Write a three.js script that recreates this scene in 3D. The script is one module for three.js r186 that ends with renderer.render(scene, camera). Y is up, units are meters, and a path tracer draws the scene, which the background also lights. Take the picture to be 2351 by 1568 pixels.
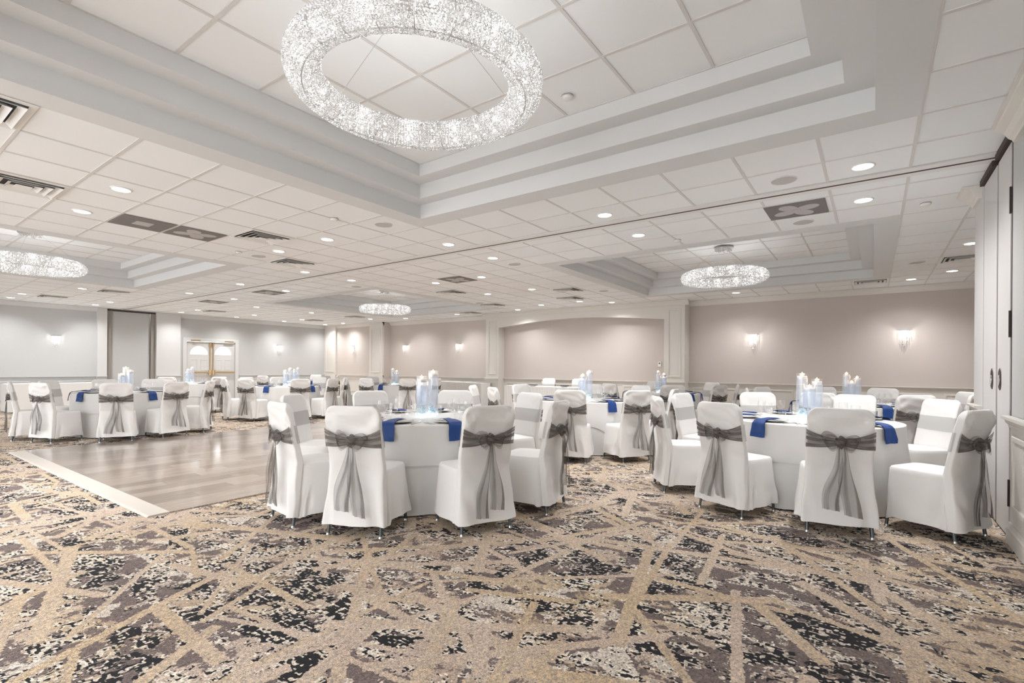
import * as THREE from 'three';
import { mergeGeometries, toCreasedNormals } from 'three/addons/utils/BufferGeometryUtils.js';
import { ImprovedNoise } from 'three/addons/math/ImprovedNoise.js';
import { RectAreaLightUniformsLib } from 'three/addons/lights/RectAreaLightUniformsLib.js';

// ------------------------------------------------------------------ camera, light, exposure
const scene = new THREE.Scene();
const W = 2351, H = 1568, FOCAL = 1149.8;
const camera = new THREE.PerspectiveCamera(2 * Math.atan(H / 2 / FOCAL) * 180 / Math.PI, W / H, 0.05, 100);
camera.position.set(0, 1.26, 0);
camera.rotation.order = 'YXZ';
camera.rotation.y = 35.7547 * Math.PI / 180;
camera.rotation.z = 0.408 * Math.PI / 180;
camera.setViewOffset(W, H, 0, -61.5, W, H);
scene.add(camera);
const renderer = new THREE.WebGLRenderer();
renderer.toneMapping = THREE.LinearToneMapping;
renderer.toneMappingExposure = 1.72;
renderer.shadowMap.enabled = true;
RectAreaLightUniformsLib.init();
scene.background = new THREE.Color().setRGB(3.4, 3.5, 3.6);          // overcast daylight behind the added windows and door fanlights
const LIGHT = { down: 6.6, chandelier: 0.115, sconce: 0.20, flame: 0.012, led: 0.09 };
const WARM = new THREE.Color().setRGB(0.99, 0.995, 1);

// ------------------------------------------------------------------ helpers
let seed = 12345;
const rnd = () => { seed = (seed * 1664525 + 1013904223) >>> 0; return seed / 4294967296; };
const perlin = new ImprovedNoise();
const lerp = (a, b, t) => a + (b - a) * t, D2R = Math.PI / 180;
const smooth = (a, b, x) => { const t = Math.min(1, Math.max(0, (x - a) / (b - a))); return t * t * (3 - 2 * t); };
const names = {};
function numbered(name) { const n = names[name] = (names[name] ?? -1) + 1; return n ? `${name}_${String(n).padStart(3, '0')}` : name; }
function std(rgb, o = {}) {
  const m = new THREE.MeshPhysicalMaterial({ roughness: 0.6, metalness: 0, ...o });
  m.color.setRGB(...rgb); return m;
}
function shade(o) { o.traverse(c => { if (c.isMesh) { c.castShadow = true; c.receiveShadow = true; } }); return o; }
function mesh(name, geo, mat, parent) {                              // a part (child) or, without parent, a top-level mesh
  const m = new THREE.Mesh(geo, mat); m.name = parent ? name : numbered(name);
  m.castShadow = m.receiveShadow = true; (parent ?? scene).add(m); return m;
}
function tag(o, label, category, group, kind) {
  if (label) o.userData.label = label; if (category) o.userData.category = category;
  if (group) o.userData.group = group; if (kind) o.userData.kind = kind; return o;
}
function thing(name, label, category, [x, y, z] = [0, 0, 0], turn = 0, group) {
  const g = new THREE.Group(); g.name = numbered(name); scene.add(g);
  g.position.set(x, y, z); g.rotation.y = turn; return tag(g, label, category, group);
}
function setting(name, label, category) { const g = new THREE.Group(); g.name = name; scene.add(g); return tag(g, label, category, null, 'structure'); }
const bx = (x0, x1, y0, y1, z0, z1) => new THREE.BoxGeometry(Math.abs(x1 - x0), Math.abs(y1 - y0), Math.abs(z1 - z0)).translate((x0 + x1) / 2, (y0 + y1) / 2, (z0 + z1) / 2);
function metreUV(g, s = 1) {                                         // box-projected uv in metres
  const p = g.attributes.position, n = g.attributes.normal, uv = new Float32Array(p.count * 2);
  for (let i = 0; i < p.count; i++) {
    const ax = Math.abs(n.getX(i)), ay = Math.abs(n.getY(i)), az = Math.abs(n.getZ(i));
    const [u, v] = ay >= ax && ay >= az ? [p.getX(i), p.getZ(i)] : ax >= az ? [p.getZ(i), p.getY(i)] : [p.getX(i), p.getY(i)];
    uv[2 * i] = u * s; uv[2 * i + 1] = v * s;
  }
  g.setAttribute('uv', new THREE.BufferAttribute(uv, 2)); return g;
}
function grid(nu, nv, f, closeU = false) {                           // surface from f(u, v) -> [x, y, z]
  const pos = [], uv = [], idx = [], cols = nu + 1;
  for (let j = 0; j <= nv; j++) for (let i = 0; i <= nu; i++) {
    const u = i / nu, v = j / nv; pos.push(...f(closeU && i === nu ? 0 : u, v)); uv.push(u, v);
  }
  for (let j = 0; j < nv; j++) for (let i = 0; i < nu; i++) {
    const a = j * cols + i, b = a + 1, c = a + cols, d = c + 1; idx.push(a, b, d, a, d, c);
  }
  const g = new THREE.BufferGeometry();
  g.setAttribute('position', new THREE.Float32BufferAttribute(pos, 3)); g.setAttribute('uv', new THREE.Float32BufferAttribute(uv, 2));
  g.setIndex(idx); g.computeVertexNormals();
  if (closeU) {                                                      // weld the seam's normals
    const n = g.attributes.normal;
    for (let j = 0; j <= nv; j++) {
      const a = j * cols, b = a + nu, v = new THREE.Vector3(n.getX(a) + n.getX(b), n.getY(a) + n.getY(b), n.getZ(a) + n.getZ(b)).normalize();
      n.setXYZ(a, v.x, v.y, v.z); n.setXYZ(b, v.x, v.y, v.z);
    }
  }
  return g;
}
const lathe = (pts, seg = 32) => new THREE.LatheGeometry(pts.map(p => new THREE.Vector2(p[0], p[1])), seg);
const tube = (pts, r, seg = 16, rad = 6) => new THREE.TubeGeometry(new THREE.CatmullRomCurve3(pts.map(p => new THREE.Vector3(...p))), seg, r, rad);
function ribbon(path, width, side, seg = 20, ruffle = 0) {           // a strip along a path: width(t), side(t) -> direction
  const c = new THREE.CatmullRomCurve3(path.map(p => new THREE.Vector3(...p))), S = new THREE.Vector3();
  return grid(seg, 8, (u, v) => {
    const p = c.getPoint(u), w = width(u) * (v - 0.5); S.set(...side(u)).normalize();
    const z = ruffle * Math.sin(v * 15 + u * 4) * smooth(0.02, 0.3, u);
    return [p.x + S.x * w, p.y + S.y * w, p.z + S.z * w + z];
  });
}
function profileRun(pts, axis, from, to, at, dir) {                  // a moulding: pts = [out from wall, height], along x or z
  const s = new THREE.Shape(pts.map(p => new THREE.Vector2(p[0], p[1])));
  const g = new THREE.ExtrudeGeometry(s, { depth: Math.abs(to - from), bevelEnabled: false });
  const lo = Math.min(from, to);
  if (axis === 'x') { g.applyMatrix4(new THREE.Matrix4().set(0, 0, 1, lo, 0, 1, 0, 0, dir, 0, 0, at, 0, 0, 0, 1)); }
  else { g.applyMatrix4(new THREE.Matrix4().set(dir, 0, 0, at, 0, 1, 0, 0, 0, 0, 1, lo, 0, 0, 0, 1)); }
  // turn the faces outward if the map mirrored them
  if ((axis === 'x' && dir > 0) || (axis === 'z' && dir < 0)) flip(g);
  g.computeVertexNormals(); return g;
}
function flip(g) {
  if (g.index) { const a = g.index.array; for (let i = 0; i < a.length; i += 3) [a[i], a[i + 1]] = [a[i + 1], a[i]]; }
  else for (const k in g.attributes) {
    const at = g.attributes[k], n = at.itemSize, a = at.array;
    for (let i = 0; i < at.count; i += 3) for (let c = 0; c < n; c++) [a[i * n + c], a[(i + 1) * n + c]] = [a[(i + 1) * n + c], a[i * n + c]];
  }
}

// ------------------------------------------------------------------ textures
function noiseTable(n) { const t = new Float32Array(n * n); for (let i = 0; i < t.length; i++) t[i] = rnd(); return t; }
const NT = 64, table = noiseTable(NT);
function vnoise(x, y, px, py) {                                      // value noise, repeating after px, py cells
  const xi = Math.floor(x), yi = Math.floor(y), fx = x - xi, fy = y - yi, sx = fx * fx * (3 - 2 * fx), sy = fy * fy * (3 - 2 * fy);
  const m = (a, p) => ((a % p) + p) % p, at = (a, b) => table[(m(b, py) % NT) * NT + (m(a, px) % NT)];
  const a = at(xi, yi), b = at(xi + 1, yi), c = at(xi, yi + 1), d = at(xi + 1, yi + 1);
  return (a + (b - a) * sx) * (1 - sy) + (c + (d - c) * sx) * sy;
}
function dataTex(n, m, fill, srgb) {
  const a = new Uint8Array(n * m * 4);
  for (let y = 0; y < m; y++) for (let x = 0; x < n; x++) { const c = fill(x, y), i = 4 * (y * n + x); a[i] = c[0]; a[i + 1] = c[1]; a[i + 2] = c[2]; a[i + 3] = 255; }
  const t = new THREE.DataTexture(a, n, m); t.wrapS = t.wrapT = THREE.RepeatWrapping; t.magFilter = THREE.LinearFilter; t.minFilter = THREE.LinearMipmapLinearFilter; t.generateMipmaps = true;
  if (srgb) t.colorSpace = THREE.SRGBColorSpace; t.needsUpdate = true; return t;
}
function carpetTexture() {
  const N = 2048, layer = () => { const cv = document.createElement('canvas'); cv.width = cv.height = N; const c = cv.getContext('2d'); c.fillStyle = '#000'; c.fillRect(0, 0, N, N); return c; };
  const wrap = (c, draw) => { for (let ox = -1; ox <= 1; ox++) for (let oy = -1; oy <= 1; oy++) { c.save(); c.translate(ox * N, oy * N); draw(); c.restore(); } };
  const shards = (c, n, r0, r1, style, sx) => { for (let i = 0; i < n; i++) {
    const x = rnd() * N, y = rnd() * N, r = N * lerp(r0, r1, rnd() * rnd()), m = 3 + Math.floor(rnd() * 3), a0 = rnd() * 6.28, tilt = (rnd() - 0.5) * 1.6, P = [];
    for (let k = 0; k < m; k++) { const a = a0 + (k + 0.45 * rnd()) / m * 6.28, px = Math.cos(a) * r * sx, py = Math.sin(a) * r; P.push([x + px * Math.cos(tilt) - py * Math.sin(tilt), y + px * Math.sin(tilt) + py * Math.cos(tilt)]); }
    c.fillStyle = style; wrap(c, () => { c.beginPath(); P.forEach((p, k) => k ? c.lineTo(...p) : c.moveTo(...p)); c.fill(); }); } };
  // layer 1: straight-edged shards (red = taupe, green = pale, blue = ink); layer 2: woven bands crossing over them (red) with a gold tone (green)
  const A = layer(), B = layer(); A.globalCompositeOperation = 'lighter';
  shards(A, 175, 0.028, 0.085, '#f00', 1.6); shards(A, 80, 0.02, 0.06, '#0f0', 1.6); shards(A, 105, 0.016, 0.050, '#00f', 1.7);
  const fam = [0.10, -0.62, 1.15, 0.70, -1.2, 1.5, 0.32, -0.25];
  for (let i = 0; i < 92; i++) {
    const a = fam[i % fam.length] + (rnd() - 0.5) * 0.4, L = N * lerp(0.12, 0.5, rnd()), w = N * lerp(0.009, 0.024, rnd()), x = rnd() * N, y = rnd() * N;
    B.fillStyle = `rgb(255,${Math.floor(rnd() * 255)},0)`; wrap(B, () => { B.translate(x, y); B.rotate(a); B.fillRect(-L / 2, -w / 2, L, w); });
  }
  const ia = A.getImageData(0, 0, N, N).data, ib = B.getImageData(0, 0, N, N).data;
  const cream = [198, 181, 167], tan = [168, 148, 134], gold = [182, 157, 118], taupe = [106, 93, 90], pale = [216, 205, 191], ink = [24, 22, 25];
  const mix = (a, b, t) => [a[0] + (b[0] - a[0]) * t, a[1] + (b[1] - a[1]) * t, a[2] + (b[2] - a[2]) * t];
  return dataTex(N, N, (px, py) => {
    const u = px / N, v = py / N, tuft = vnoise(u * 640, v * 640, 640, 640), fine = vnoise(u * 330 + 5, v * 330, 330, 330);
    const wob = (q, k) => Math.round(q + 9 * (vnoise(u * 300 + k, v * 300, 300, 300) - 0.5)), jx = ((wob(px, 3) % N) + N) % N, jy = ((wob(py, 17) % N) + N) % N, i = 4 * (jy * N + jx);
    const n1 = 0.6 * vnoise(u * 22, v * 34, 22, 34) + 0.4 * vnoise(u * 60 + 7, v * 90, 60, 90), n2 = 0.6 * vnoise(u * 26 + 3.3, v * 40 + 5, 26, 40) + 0.4 * vnoise(u * 70 + 1, v * 100 + 2, 70, 100);
    const fleck = 0.6 * vnoise(u * 120, v * 330, 120, 330) + 0.4 * vnoise(u * 330, v * 150, 330, 150);
    let c = mix(cream, tan, smooth(0.25, 0.8, 0.45 * vnoise(u * 15 + 9, v * 19, 15, 19) + 0.55 * fine));
    c = mix(c, gold, 0.6 * smooth(0.50, 0.68, 0.5 * vnoise(u * 7 + 2, v * 9, 7, 9) + 0.5 * tuft));
    const band = ib[i] > 128, g = ib[i + 1] / 255, edge = 0.22 * (fine - 0.5);
    if (!band) {
      const R = ia[i] > 128, G = ia[i + 1] > 128, K = ia[i + 2] > 128;
      c = mix(c, taupe, 0.92 * Math.max(smooth(0.60, 0.66, n1 + edge), R ? smooth(0.34, 0.42, n1 + edge) : 0));
      c = mix(c, pale, 0.85 * (G ? smooth(0.36, 0.46, n2 + edge) : smooth(0.68, 0.74, n2 + edge)));
      const k = K ? smooth(0.30, 0.36, n2 + edge) : smooth(0.70, 0.72, 1 - n1 * 0.5 + n2 * 0.3 - 0.22 + edge);
      if (k > 0) { c = mix(c, pale, 0.8 * k); c = mix(c, ink, k * smooth(0.62, 0.55, fleck + (K ? 0.16 * (0.5 - n2) : 0.12))); }
    } else c = mix(c, mix(cream, gold, g * 0.5 + 0.3 * smooth(0.5, 0.8, tuft)), 0.6);
    const s = 1 + 0.40 * (tuft - 0.5) + 0.26 * (fine - 0.5) + 0.22 * (rnd() - 0.5);
    return [Math.min(255, c[0] * s), Math.min(255, c[1] * s), Math.min(255, c[2] * s)];
  }, true);
}
const pileTex = dataTex(256, 256, () => { const v = rnd() * 255; return [v, v, v]; });
const plasterTex = dataTex(256, 256, (x, y) => { const v = 128 + 90 * (vnoise(x / 4, y / 4, 64, 64) - 0.5) + 60 * (rnd() - 0.5); return [v, v, v]; });
const linenTex = dataTex(128, 128, (x, y) => { const v = 128 + 60 * Math.sin(x * Math.PI / 2) * Math.sin(y * Math.PI / 2) + 40 * (rnd() - 0.5); return [v, v, v]; });
function rep(t, x, y) { const c = t.clone(); c.repeat.set(x, y); c.needsUpdate = true; return c; }
function streaks(lo, hi, folds, k) {                                 // organza gathered into folds: threads lie denser in each fold and at the hems
  return dataTex(128, 256, (x, y) => {
    const u = x / 128, v = y / 256, w = v * folds + 0.8 * Math.sin(u * 4 + k) * Math.sin(v * 3.1);
    const f = 0.7 * vnoise(w + k * 7, u * 1.5 + k, 64, 64) + 0.3 * vnoise(w * 2.7 + k, u * 2, 64, 64);
    const hem = smooth(0.035, 0, v) + smooth(0.965, 1, v), a = lo + (hi - lo) * smooth(0.35, 0.75, f) + 0.3 * hem + 0.04 * (rnd() - 0.5); const q = Math.max(0, Math.min(255, a * 255)); return [q, q, q];
  });
}
function woodTexture(k) {
  return dataTex(256, 512, (x, y) => {
    const g = 0.6 * vnoise(x / 5, y / 64 + k * 3, 51, 8) + 0.4 * vnoise(x / 1.6 + k, y / 40, 60, 12), t = 0.75 + 0.4 * (g - 0.3) + 0.05 * (rnd() - 0.5);
    const b = [[186, 166, 150], [174, 153, 137], [196, 178, 162], [160, 141, 127]][k]; return [b[0] * t, b[1] * t, b[2] * t].map(q => Math.min(255, q));
  }, true);
}

// ------------------------------------------------------------------ materials
const M = {
  carpet: new THREE.MeshPhysicalMaterial({ map: rep(carpetTexture(), 1 / 3.3, 1 / 3.3), roughness: 1, bumpMap: rep(pileTex, 2.2, 2.2), bumpScale: 0.004 }),
  tile: [0.85, 0.86, 0.84, 0.855].map(v => std([v * 0.985, v, v * 1.005], { roughness: 0.95 })),
  bar: std([0.66, 0.64, 0.62], { roughness: 0.6 }),
  plaster: std([0.69, 0.695, 0.695], { roughness: 0.85 }),
  wallWarm: std([0.54, 0.48, 0.443], { roughness: 0.85, bumpMap: rep(plasterTex, 2, 2), bumpScale: 0.0006 }),
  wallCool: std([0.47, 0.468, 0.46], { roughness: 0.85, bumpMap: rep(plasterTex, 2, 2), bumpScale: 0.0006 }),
  trim: std([0.66, 0.625, 0.58], { roughness: 0.45 }),
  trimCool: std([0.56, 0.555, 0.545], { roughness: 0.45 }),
  door: std([0.58, 0.565, 0.555], { roughness: 0.5 }),
  darkTrimAndShade: std([0.045, 0.03, 0.028], { roughness: 0.7 }),  // dark trim; also the painted shade in door gaps and track opening
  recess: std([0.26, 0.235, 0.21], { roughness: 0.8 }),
  metal: std([0.55, 0.55, 0.54], { metalness: 1, roughness: 0.3 }),
  bronze: std([0.10, 0.08, 0.07], { metalness: 0.8, roughness: 0.35 }),
  brass: std([0.60, 0.44, 0.26], { metalness: 0.9, roughness: 0.35 }),
  leg: std([0.13, 0.145, 0.155], { metalness: 0.7, roughness: 0.4 }),
  cover: std([0.78, 0.762, 0.742], { roughness: 0.9, sheen: 0.2, bumpMap: rep(linenTex, 40, 40), bumpScale: 0.0003 }),
  cloth: std([0.73, 0.716, 0.698], { roughness: 0.9, bumpMap: rep(linenTex, 60, 60), bumpScale: 0.0003 }),
  sashBand: std([0.20, 0.195, 0.19], { roughness: 0.6, transparent: true, opacity: 0.26, side: THREE.DoubleSide }),
  sashFan: std([0.115, 0.096, 0.083], { roughness: 0.55, transparent: true, alphaMap: streaks(0.46, 0.92, 11, 1), side: THREE.DoubleSide }),
  sashTail: std([0.12, 0.10, 0.087], { roughness: 0.55, transparent: true, alphaMap: streaks(0.30, 0.80, 4, 4), side: THREE.DoubleSide }),
  napkin: std([0.006, 0.045, 0.21], { roughness: 0.6, side: THREE.DoubleSide }),
  china: std([0.83, 0.82, 0.80], { roughness: 0.15, clearcoat: 0.6 }),
  glass: std([1, 1, 1], { transmission: 1, thickness: 0, roughness: 0.02, ior: 1.5 }),
  water: std([0.90, 0.94, 1.0], { transmission: 0.8, thickness: 0, roughness: 0.2 }),  // LED glow put into the water colour as a pale blue tint
  ice: std([0.86, 0.95, 1.0], { transmission: 0.35, thickness: 0, roughness: 0.25 }),
  wax: std([0.88, 0.86, 0.84], { roughness: 0.5, transmission: 0.15, thickness: 0 }),
  vent: std([0.77, 0.76, 0.74], { roughness: 0.5 }),
  galvanised: std([0.30, 0.30, 0.30], { metalness: 0.3, roughness: 0.6 }),
  dust: std([0.20, 0.185, 0.18], { roughness: 0.95 }),
  dustPale: std([0.47, 0.45, 0.44], { roughness: 0.95 }),
  grille: std([0.52, 0.50, 0.49], { roughness: 0.8 }),
  crystal: std([1, 1, 1], { transmission: 0.86, thickness: 0.01, roughness: 0.03, ior: 1.55 }),
  plank: [0, 1, 2, 3].map(k => new THREE.MeshPhysicalMaterial({ map: woodTexture(k), roughness: 0.3, clearcoat: 1, clearcoatRoughness: 0.12 })),
  border: std([0.58, 0.53, 0.48], { roughness: 0.35 }),
  black: std([0.02, 0.02, 0.02], { roughness: 0.6 }),
};
M.crystal.flatShading = true; M.ice.flatShading = true;
function glow(rgb, k) { const m = new THREE.MeshStandardMaterial({ roughness: 1 }); m.color.setRGB(0, 0, 0); m.emissive.setRGB(...rgb); m.emissiveIntensity = k; return m; }
M.lamp = glow([1, 0.97, 0.94], 6); M.bulb = glow([1, 0.98, 0.95], 10); M.flame = glow([1, 0.66, 0.30], 3.2); M.led = glow([0.7, 0.9, 1], 6);

// ------------------------------------------------------------------ the room
const CEIL = 3.05, LEFT = -19.5, RIGHT = 0.84, FAR = -13.43, FRONT = 3.4, FAR_RIGHT = 3.6, RAIL = 0.935, BUMP = -13.03;
{ const f = setting('floor', 'patterned carpet in cream, taupe, gold and black shards', 'floor');
  const g = bx(LEFT - 0.2, FAR_RIGHT + 0.2, -0.2, 0, FAR - 0.4, FRONT + 0.2); metreUV(g); g.rotateY(0); mesh('carpet', g, M.carpet, f); }

// dance floor: planks run away from the camera, a bevelled border on the near edge
{ const d = thing('dance_floor', 'glossy grey-brown plank dance floor set into the carpet', 'dance floor');
  const X0 = -10.0, X1 = -4.87, Z0 = -1.77, Z1 = -8.4, PW = 0.19, n = Math.round((X1 - X0) / PW), pw = (X1 - X0) / n;
  const cache = {};
  for (let i = 0; i < n; i++) {
    let z = Z0; let first = true;
    while (z > Z1 + 0.01) {
      let L = first ? [0.4, 0.8, 1.2, 1.0][(i * 7) % 4] : 1.2; first = false; L = Math.min(L, z - Z1);
      const key = L.toFixed(3); cache[key] ??= (() => { const g = bx(-pw / 2 + 0.001, pw / 2 - 0.001, 0, 0.012, -L + 0.002, 0); metreUV(g, 1); const a = g.attributes.uv.array; for (let q = 0; q < a.length; q += 2) { a[q] /= 0.35; a[q + 1] /= 1.4; } return g; })();
      const p = mesh('plank', cache[key], M.plank[Math.floor(rnd() * 4)], d); p.position.set(X0 + (i + 0.5) * pw, 0.001, z); z -= L;
    }
  }
  const b = new THREE.Shape([[0, 0], [0.17, 0], [0.17, 0.014], [0.02, 0.012]].map(p => new THREE.Vector2(...p)));
  const bg = new THREE.ExtrudeGeometry(b, { depth: X1 - X0, bevelEnabled: false }); bg.rotateY(Math.PI / 2); bg.translate(X0, 0.001, Z0 + 0.17);
  mesh('edge_border', bg, M.border, d);
}

// ceiling grid lines
const XL = [], ZL = [];
for (let x = -4.68; x > LEFT - 0.3; x -= 0.62) XL.unshift(Math.max(x, LEFT)); 
for (let k = 1; k <= 8; k++) XL.push(-4.68 + k * 0.6175);
for (let x = 0.26 + 0.6; x < FAR_RIGHT + 0.3; x += 0.6) XL.push(Math.min(x, FAR_RIGHT));
for (const z of [FAR, -12.65, -12.05]) ZL.push(z); for (let k = 1; k <= 8; k++) ZL.push(-12.05 + k * 0.6);
ZL.push(-6.67, -6.08, -5.86, -5.61, -5.05, -4.49); for (let z = -3.89; z < FRONT + 0.3; z += 0.6) ZL.push(Math.min(z, FRONT));
const TRAYS = [
  { x0: -4.68, x1: 0.26, z0: -4.49, z1: 0.31, where: 'over the nearest table' },
  { x0: -4.68, x1: 0.26, z0: -12.05, z1: -7.25, where: 'in front of the right sconces' },
  { x0: -13.98, x1: -9.02, z0: -4.49, z1: 0.31, where: 'over the leftmost table' },
  { x0: -13.98, x1: -9.02, z0: -12.05, z1: -7.25, where: 'in the far left of the hall' },
];
const inTray = (x, z) => TRAYS.some(t => x > t.x0 && x < t.x1 && z > t.z0 && z < t.z1);
const VENTS = [[-4.98, -0.59], [-6.83, -1.19], [-6.83, -3.59], [-8.06, -4.78], [-14.93, -4.17], [-17.24, -3.53], [-17.2, -7.55], [-8.04, -8.71], [-8.65, -11.1], [-10.49, -12.36], [-14.9, -11.14], [-17.31, -11.16], [-5.57, -9.94], [-6.2, -11.08], [-0.09, -12.36], [1.15, -10.55]];
const outside = (x, z) => x < LEFT || x > FAR_RIGHT || (x > RIGHT && z > -6.9);
{ const c = setting('ceiling', 'white suspended ceiling of square tiles in a metal grid', 'ceiling');
  const unit = new THREE.BoxGeometry(1, 1, 1), cells = [];
  for (let i = 0; i + 1 < XL.length; i++) for (let j = 0; j + 1 < ZL.length; j++) {
    const x0 = XL[i], x1 = XL[i + 1], z0 = ZL[j], z1 = ZL[j + 1], x = (x0 + x1) / 2, z = (z0 + z1) / 2;
    if (x1 - x0 < 0.03 || inTray(x, z) || outside(x, z)) continue;
    if (VENTS.some(v => v[0] > x0 && v[0] < x1 && v[1] > z0 && v[1] < z1)) continue;   // a vent hangs in this cell
    if (z0 > -5.87 && z1 < -5.6) continue;                           // the partition track
    const v = new THREE.Vector3(x, CEIL, z).applyMatrix4(new THREE.Matrix4().copy(camera.matrixWorld).invert());
    const dep = x * -0.584 + z * -0.8115, lat = x * 0.8115 - z * 0.584;
    const seen = dep > 0.8 && Math.abs(lat / dep) < 1.1 && (CEIL - 1.26) / dep < 0.8;
    cells.push({ x, z, w: x1 - x0 - 0.02, d: z1 - z0 - 0.02, key: seen ? dep : 100 + Math.abs(dep) });
  }
  cells.sort((a, b) => a.key - b.key);
  const rest = [];
  cells.forEach((q, i) => {
    if (i < 300) { const m = mesh('ceiling_tile', unit, M.tile[Math.floor(rnd() * 4)], c); m.scale.set(q.w, 0.016, q.d); m.position.set(q.x, CEIL + 0.011, q.z); }
    else rest.push(bx(q.x - q.w / 2, q.x + q.w / 2, CEIL + 0.003, CEIL + 0.019, q.z - q.d / 2, q.z + q.d / 2));
  });
  tag(mesh('distant_tiles', mergeGeometries(rest), M.tile[0], c), 'smaller tiles farther off', null, null, 'stuff');
  // grid bars, broken where a tray opens
  const run = (fixed, along, isX) => {                               // one bar per unbroken stretch
    let start = null;
    for (let k = 0; k + 1 < along.length; k++) {
      const mid = (along[k] + along[k + 1]) / 2, e = 0.05;
      const free = isX ? !(inTray(fixed - e, mid) && inTray(fixed + e, mid)) && !outside(fixed - 0.02, mid) && !(mid > -5.86 && mid < -5.61)
        : !(inTray(mid, fixed - e) && inTray(mid, fixed + e)) && !outside(mid, fixed);
      if (free && start === null) start = along[k];
      if (start !== null && (!free || k + 2 === along.length)) {
        const end = free ? along[k + 1] : along[k], w = 0.012;
        if (end - start > 0.05) mesh('grid_bar', isX ? bx(fixed - w, fixed + w, CEIL - 0.001, CEIL + 0.03, start, end) : bx(start, end, CEIL - 0.0015, CEIL + 0.03, fixed - w, fixed + w), M.bar, c);
        start = null;
      }
    }
  };
  for (const x of XL) run(x, ZL, true);
  for (const z of ZL) if (z !== -5.86 && z !== -5.61) run(z, XL, false);
  mesh('slab', bx(LEFT - 0.2, FAR_RIGHT + 0.2, 3.9, 4.0, FAR - 0.4, FRONT + 0.2), M.plaster, c);
}
// partition track across the ceiling
{ const t = setting('trim_1', 'white ceiling track for the folding partition with the shade of its opening painted as a dark strip', 'track');
  mesh('rail', bx(LEFT, RIGHT, CEIL - 0.006, CEIL + 0.03, -5.85, -5.755), M.vent, t);
  mesh('rail', bx(LEFT, RIGHT, CEIL - 0.006, CEIL + 0.03, -5.72, -5.62), M.vent, t);
  mesh('slot', bx(LEFT, RIGHT, CEIL - 0.0065, CEIL + 0.03, -5.755, -5.72), M.darkTrimAndShade, t);  // flush dark strip, shade of the track opening put into its colour
}
// recessed trays
function ring(x0, x1, z0, z1, inset0, inset1, y0, y1) {
  const r = (P, i) => { P.moveTo(x0 + i, -(z0 + i)); P.lineTo(x1 - i, -(z0 + i)); P.lineTo(x1 - i, -(z1 - i)); P.lineTo(x0 + i, -(z1 - i)); P.lineTo(x0 + i, -(z0 + i)); return P; };
  const s = r(new THREE.Shape(), inset0); s.holes.push(r(new THREE.Path(), inset1));
  const g = new THREE.ExtrudeGeometry(s, { depth: y1 - y0, bevelEnabled: false }); g.rotateX(-Math.PI / 2); g.translate(0, y0, 0); return g;
}
TRAYS.forEach((t, i) => {
  const g = setting(`trim_${i + 2}`, `stepped recessed ceiling tray ${t.where}`, 'ceiling tray'), { x0, x1, z0, z1 } = t;
  mesh('tray_lip', ring(x0, x1, z0, z1, -0.0, 0.256, CEIL - 0.002, 3.21), M.plaster, g);
  mesh('tray_step', ring(x0, x1, z0, z1, 0.05, 0.427, 3.21, 3.37), M.plaster, g);
  mesh('tray_step', ring(x0, x1, z0, z1, 0.05, 0.608, 3.37, 3.5), M.plaster, g);
  const a0 = x0 + 0.608, a1 = x1 - 0.608, b0 = z0 + 0.608, b1 = z1 - 0.608, nx = 6, nz = 6, w = (a1 - a0) / nx, d = (b1 - b0) / nz;
  const tg = bx(-w / 2 + 0.011, w / 2 - 0.011, 0.004, 0.02, -d / 2 + 0.011, d / 2 - 0.011);
  for (let p = 0; p < nx; p++) for (let q = 0; q < nz; q++) mesh('tray_tile', tg, M.tile[(p * 3 + q * 5) % 4], g).position.set(a0 + (p + 0.5) * w, 3.5, b0 + (q + 0.5) * d);
  for (let p = 0; p <= nx; p++) mesh('grid_bar', bx(a0 + p * w - 0.012, a0 + p * w + 0.012, 3.498, 3.53, b0, b1), M.bar, g);
  for (let q = 0; q <= nz; q++) mesh('grid_bar', bx(a0, a1, 3.4975, 3.53, b0 + q * d - 0.012, b0 + q * d + 0.012), M.bar, g);
  mesh('back_board', bx(x0, x1, 3.54, 3.6, z0, z1), M.plaster, g);
});

// walls -------------------------------------------------------------------
const CROWN = [[0, CEIL - 0.13], [0.02, CEIL - 0.13], [0.025, CEIL - 0.115], [0.04, CEIL - 0.10], [0.06, CEIL - 0.06], [0.095, CEIL - 0.03], [0.10, CEIL - 0.02], [0.115, CEIL - 0.015], [0.115, CEIL], [0, CEIL]];
const RAILP = [[0, RAIL - 0.085], [0.012, RAIL - 0.085], [0.016, RAIL - 0.06], [0.03, RAIL - 0.05], [0.034, RAIL - 0.03], [0.055, RAIL - 0.02], [0.055, RAIL], [0, RAIL]];
const BASEP = [[0, 0], [0.022, 0], [0.022, 0.11], [0.016, 0.125], [0.010, 0.15], [0, 0.15]];
let trimN = 6;
function moulding(pts, axis, from, to, at, dir, mat, label) {
  const g = profileRun(pts, axis, from, to, at, dir), m = new THREE.Mesh(g, mat); m.castShadow = m.receiveShadow = true; scene.add(m);
  m.name = `trim_${trimN++}`; tag(m, label, 'moulding', null, 'structure'); return m;
}
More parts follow.
